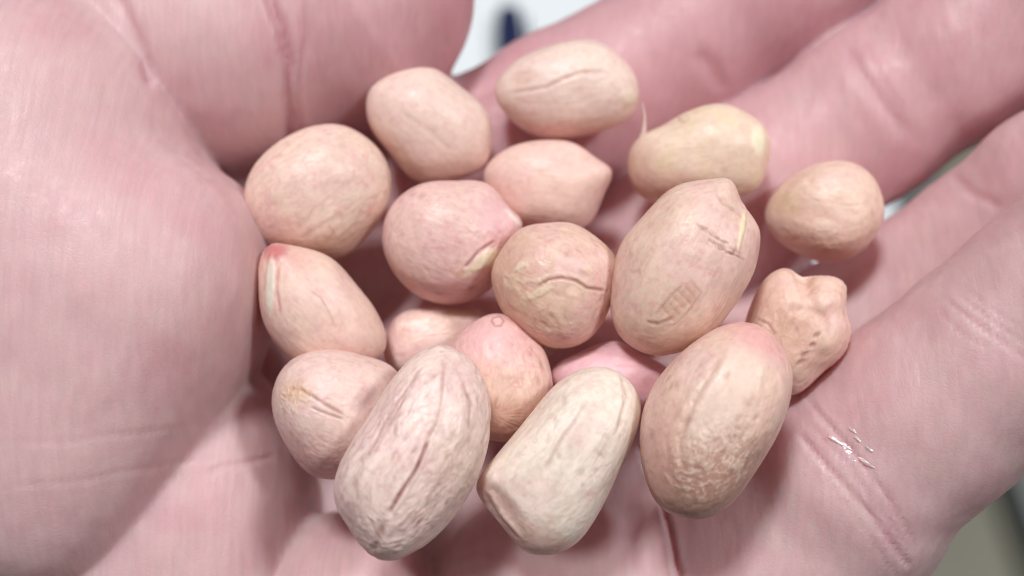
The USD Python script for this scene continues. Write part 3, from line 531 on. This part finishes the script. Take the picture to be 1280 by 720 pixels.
n.ridge([(492, 408), (515, 404), (540, 399)], 3.5, 0.14, P_(246, 232, 222), 0.6).web(540, 405, 50, 25, 0, 1.1, 0.05, BROWN, 0.3).spot(560, 400, 20, 14, 0, 0, P_(220, 200, 172), 0.3, 0.8); n.done()
n = Nut('pink peanut pointing up with a small round nipple at its top',
        [(568, 423), (592, 402), (612, 393), (634, 394), (660, 414), (680, 438), (689, 467), (690, 500), (668, 534), (631, 552), (602, 545), (575, 520), (562, 485), (558, 450)],
        106.5, 97, 0.95, seed=17, col=P_(232, 202, 186), col2=P_(232, 198, 188))
n.spot(618, 422, 66, 34, 0, 0, P_(234, 184, 188), 0.7, 0.8).groove([(614, 401), (618, 407), (626, 407), (630, 401), (624, 396), (616, 397), (614, 401)], 1.3, 0.12, 0.5, fade=0).spot(622, 401, 6, 4, 0, 0.1)
rg = np.random.default_rng(6)
for i in range(34):
    a0 = math.radians(rg.uniform(-75, 110)); r0, r1 = rg.uniform(3, 14), rg.uniform(18, 44)
    n.groove([(618 + r0 * math.cos(a0), 518 - r0 * 0.7 * math.sin(a0)), (622 + r1 * math.cos(a0 + 0.1), 516 - r1 * 0.75 * math.sin(a0 + 0.1))], 0.9, 0.04, 0.28, P_(180, 138, 118), fade=0.3)
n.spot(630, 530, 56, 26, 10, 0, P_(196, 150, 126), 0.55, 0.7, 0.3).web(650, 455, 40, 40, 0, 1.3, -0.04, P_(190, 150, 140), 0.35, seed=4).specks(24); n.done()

n = Nut('pink palm skin low in the heap, built as a smooth added kernel behind the cream coloured peanut',
        [(690, 462), (712, 446), (745, 431), (775, 427), (797, 440), (822, 452), (842, 470), (838, 506), (790, 522), (740, 516), (700, 494)],
        109, -8, 1.25, seed=18, lump=0.05, col=P_(232, 190, 198), col2=P_(230, 184, 192), blot=0.5)
n.groove([(765, 455), (800, 456), (835, 462)], 3, 0.12, 0.15).spot(812, 482, 14, 8, 30, -0.1, ROSE, 0.35, 0.8); n.done()  # palm skin between the nuts, built as an added kernel to catch light

# the thread on the kidney shaped kernel
pts = np.array([at(799, 186, 117), at(805, 164, 116), at(806, 146, 115.4), at(803, 128, 115)]); rad = [0.5, 0.26, 0.11, 0.06]
vv, ff = [], []
for i, (p, r) in enumerate(zip(pts, rad)):
    for k in range(8): vv.append(p + r * np.array([math.cos(k * math.pi / 4), 0, math.sin(k * math.pi / 4)]))
for i in range(3):
    for k in range(8):
        a, b = i * 8 + k, i * 8 + (k + 1) % 8; ff += [[a, b, b + 8], [a, b + 8, a + 8]]
THREAD = plain('root_thread', srgb(232, 208, 198), 0.5)
KIDNEY.part('root_thread', vv, np.array(ff), THREAD)
# a crumb of skin lying on the palm
cr = trimesh.creation.icosphere(3); cv = np.array(cr.vertices) * [0.8, 0.5, 0.35]; cv = cv * (1 + 0.4 * (meshkit.fbm(np.array(cr.vertices) * 2, 2, 4) - 0.5))[:, None]
cm = put_mesh('/World/crumb', to_world(cv + at(688, 439, 113.5)) , np.array(cr.faces), THREAD, metres=True); tag(cm.GetPrim(), 'tiny pale crumb lying in the palm below the round brownish peanut', 'crumb')

# ------------------------------------------------------------------ things on the table, far out of focus
c1 = view_hit(752, -6, TOP); c2 = view_hit(1160, 250, TOP)
e = c2 - c1; L = np.linalg.norm(e[:2]); yaw = math.atan2(e[1], e[0])
v, f, _ = box_mesh(0.30, 0.21, 0.0012, 0.001)
PX = (c1 + c2) / 2
pv = v.copy(); pv[:, 1] -= 0.105
ca, sa = math.cos(yaw), math.sin(yaw); pv = np.stack([pv[:, 0] * ca - pv[:, 1] * sa, pv[:, 0] * sa + pv[:, 1] * ca, pv[:, 2]], -1)
pm = put_mesh('/World/paper_sheet', pv + [PX[0], PX[1], TOP + 0.0008], f, PAPER, metres=True); tag(pm.GetPrim(), 'blank white sheet of paper lying on the tabletop beyond the hand', 'paper')
# dark blue pen lying on the paper, seen between thumb and index finger
p0, p1 = view_hit(636, 12, TOP + 0.008), view_hit(640, 130, TOP + 0.008)
ax = p1 - p0; Lp = 0.11; ax /= np.linalg.norm(ax)
prof = np.array([[0, 0], [0.0028, 0.0], [0.0052, 0.002], [0.0062, 0.012], [0.0066, 0.05], [0.0062, 0.095], [0.0035, 0.106], [0.0012, 0.112], [0, 0.112]])
pen = trimesh.creation.revolve(prof, sections=28); m = trimesh.geometry.align_vectors([0, 0, 1], ax); m[:3, 3] = p0; pen.apply_transform(m)
x = UsdGeom.Xform.Define(stage, '/World/pen'); tag(x.GetPrim(), 'dark blue pen lying on the white paper, blurred in the gap beside the thumb', 'pen')
put_mesh('/World/pen/barrel', np.array(pen.vertices), np.array(pen.faces), NAVY, vertex_normals(np.array(pen.vertices), np.array(pen.faces)), metres=True)
clip = trimesh.creation.box([0.0016, 0.0012, 0.032]); clip.apply_translation([0, 0.0078, 0.02]); clip.apply_transform(m)
put_mesh('/World/pen/clip', np.array(clip.vertices), np.array(clip.faces), NAVY, metres=True)

# slate grey notebook lying on the table at the right, only its blurred edge in view
a1, a2 = view_hit(1243, 600, TOP), view_hit(1285, 716, TOP)
e = a2 - a1; yaw = math.atan2(e[1], e[0]); v, f, _ = box_mesh(0.24, 0.17, 0.012, 0.004); v = v.copy(); v[:, 1] += 0.085
ca, sa = math.cos(yaw), math.sin(yaw); v = np.stack([v[:, 0] * ca - v[:, 1] * sa, v[:, 0] * sa + v[:, 1] * ca, v[:, 2]], -1)
nb = put_mesh('/World/notebook', v + [a1[0], a1[1], TOP + 0.0008], f, plain('slate_cover', srgb(94, 97, 97), 0.6), metres=True); tag(nb.GetPrim(), 'closed slate grey notebook on the tabletop at the right, out of focus', 'notebook')
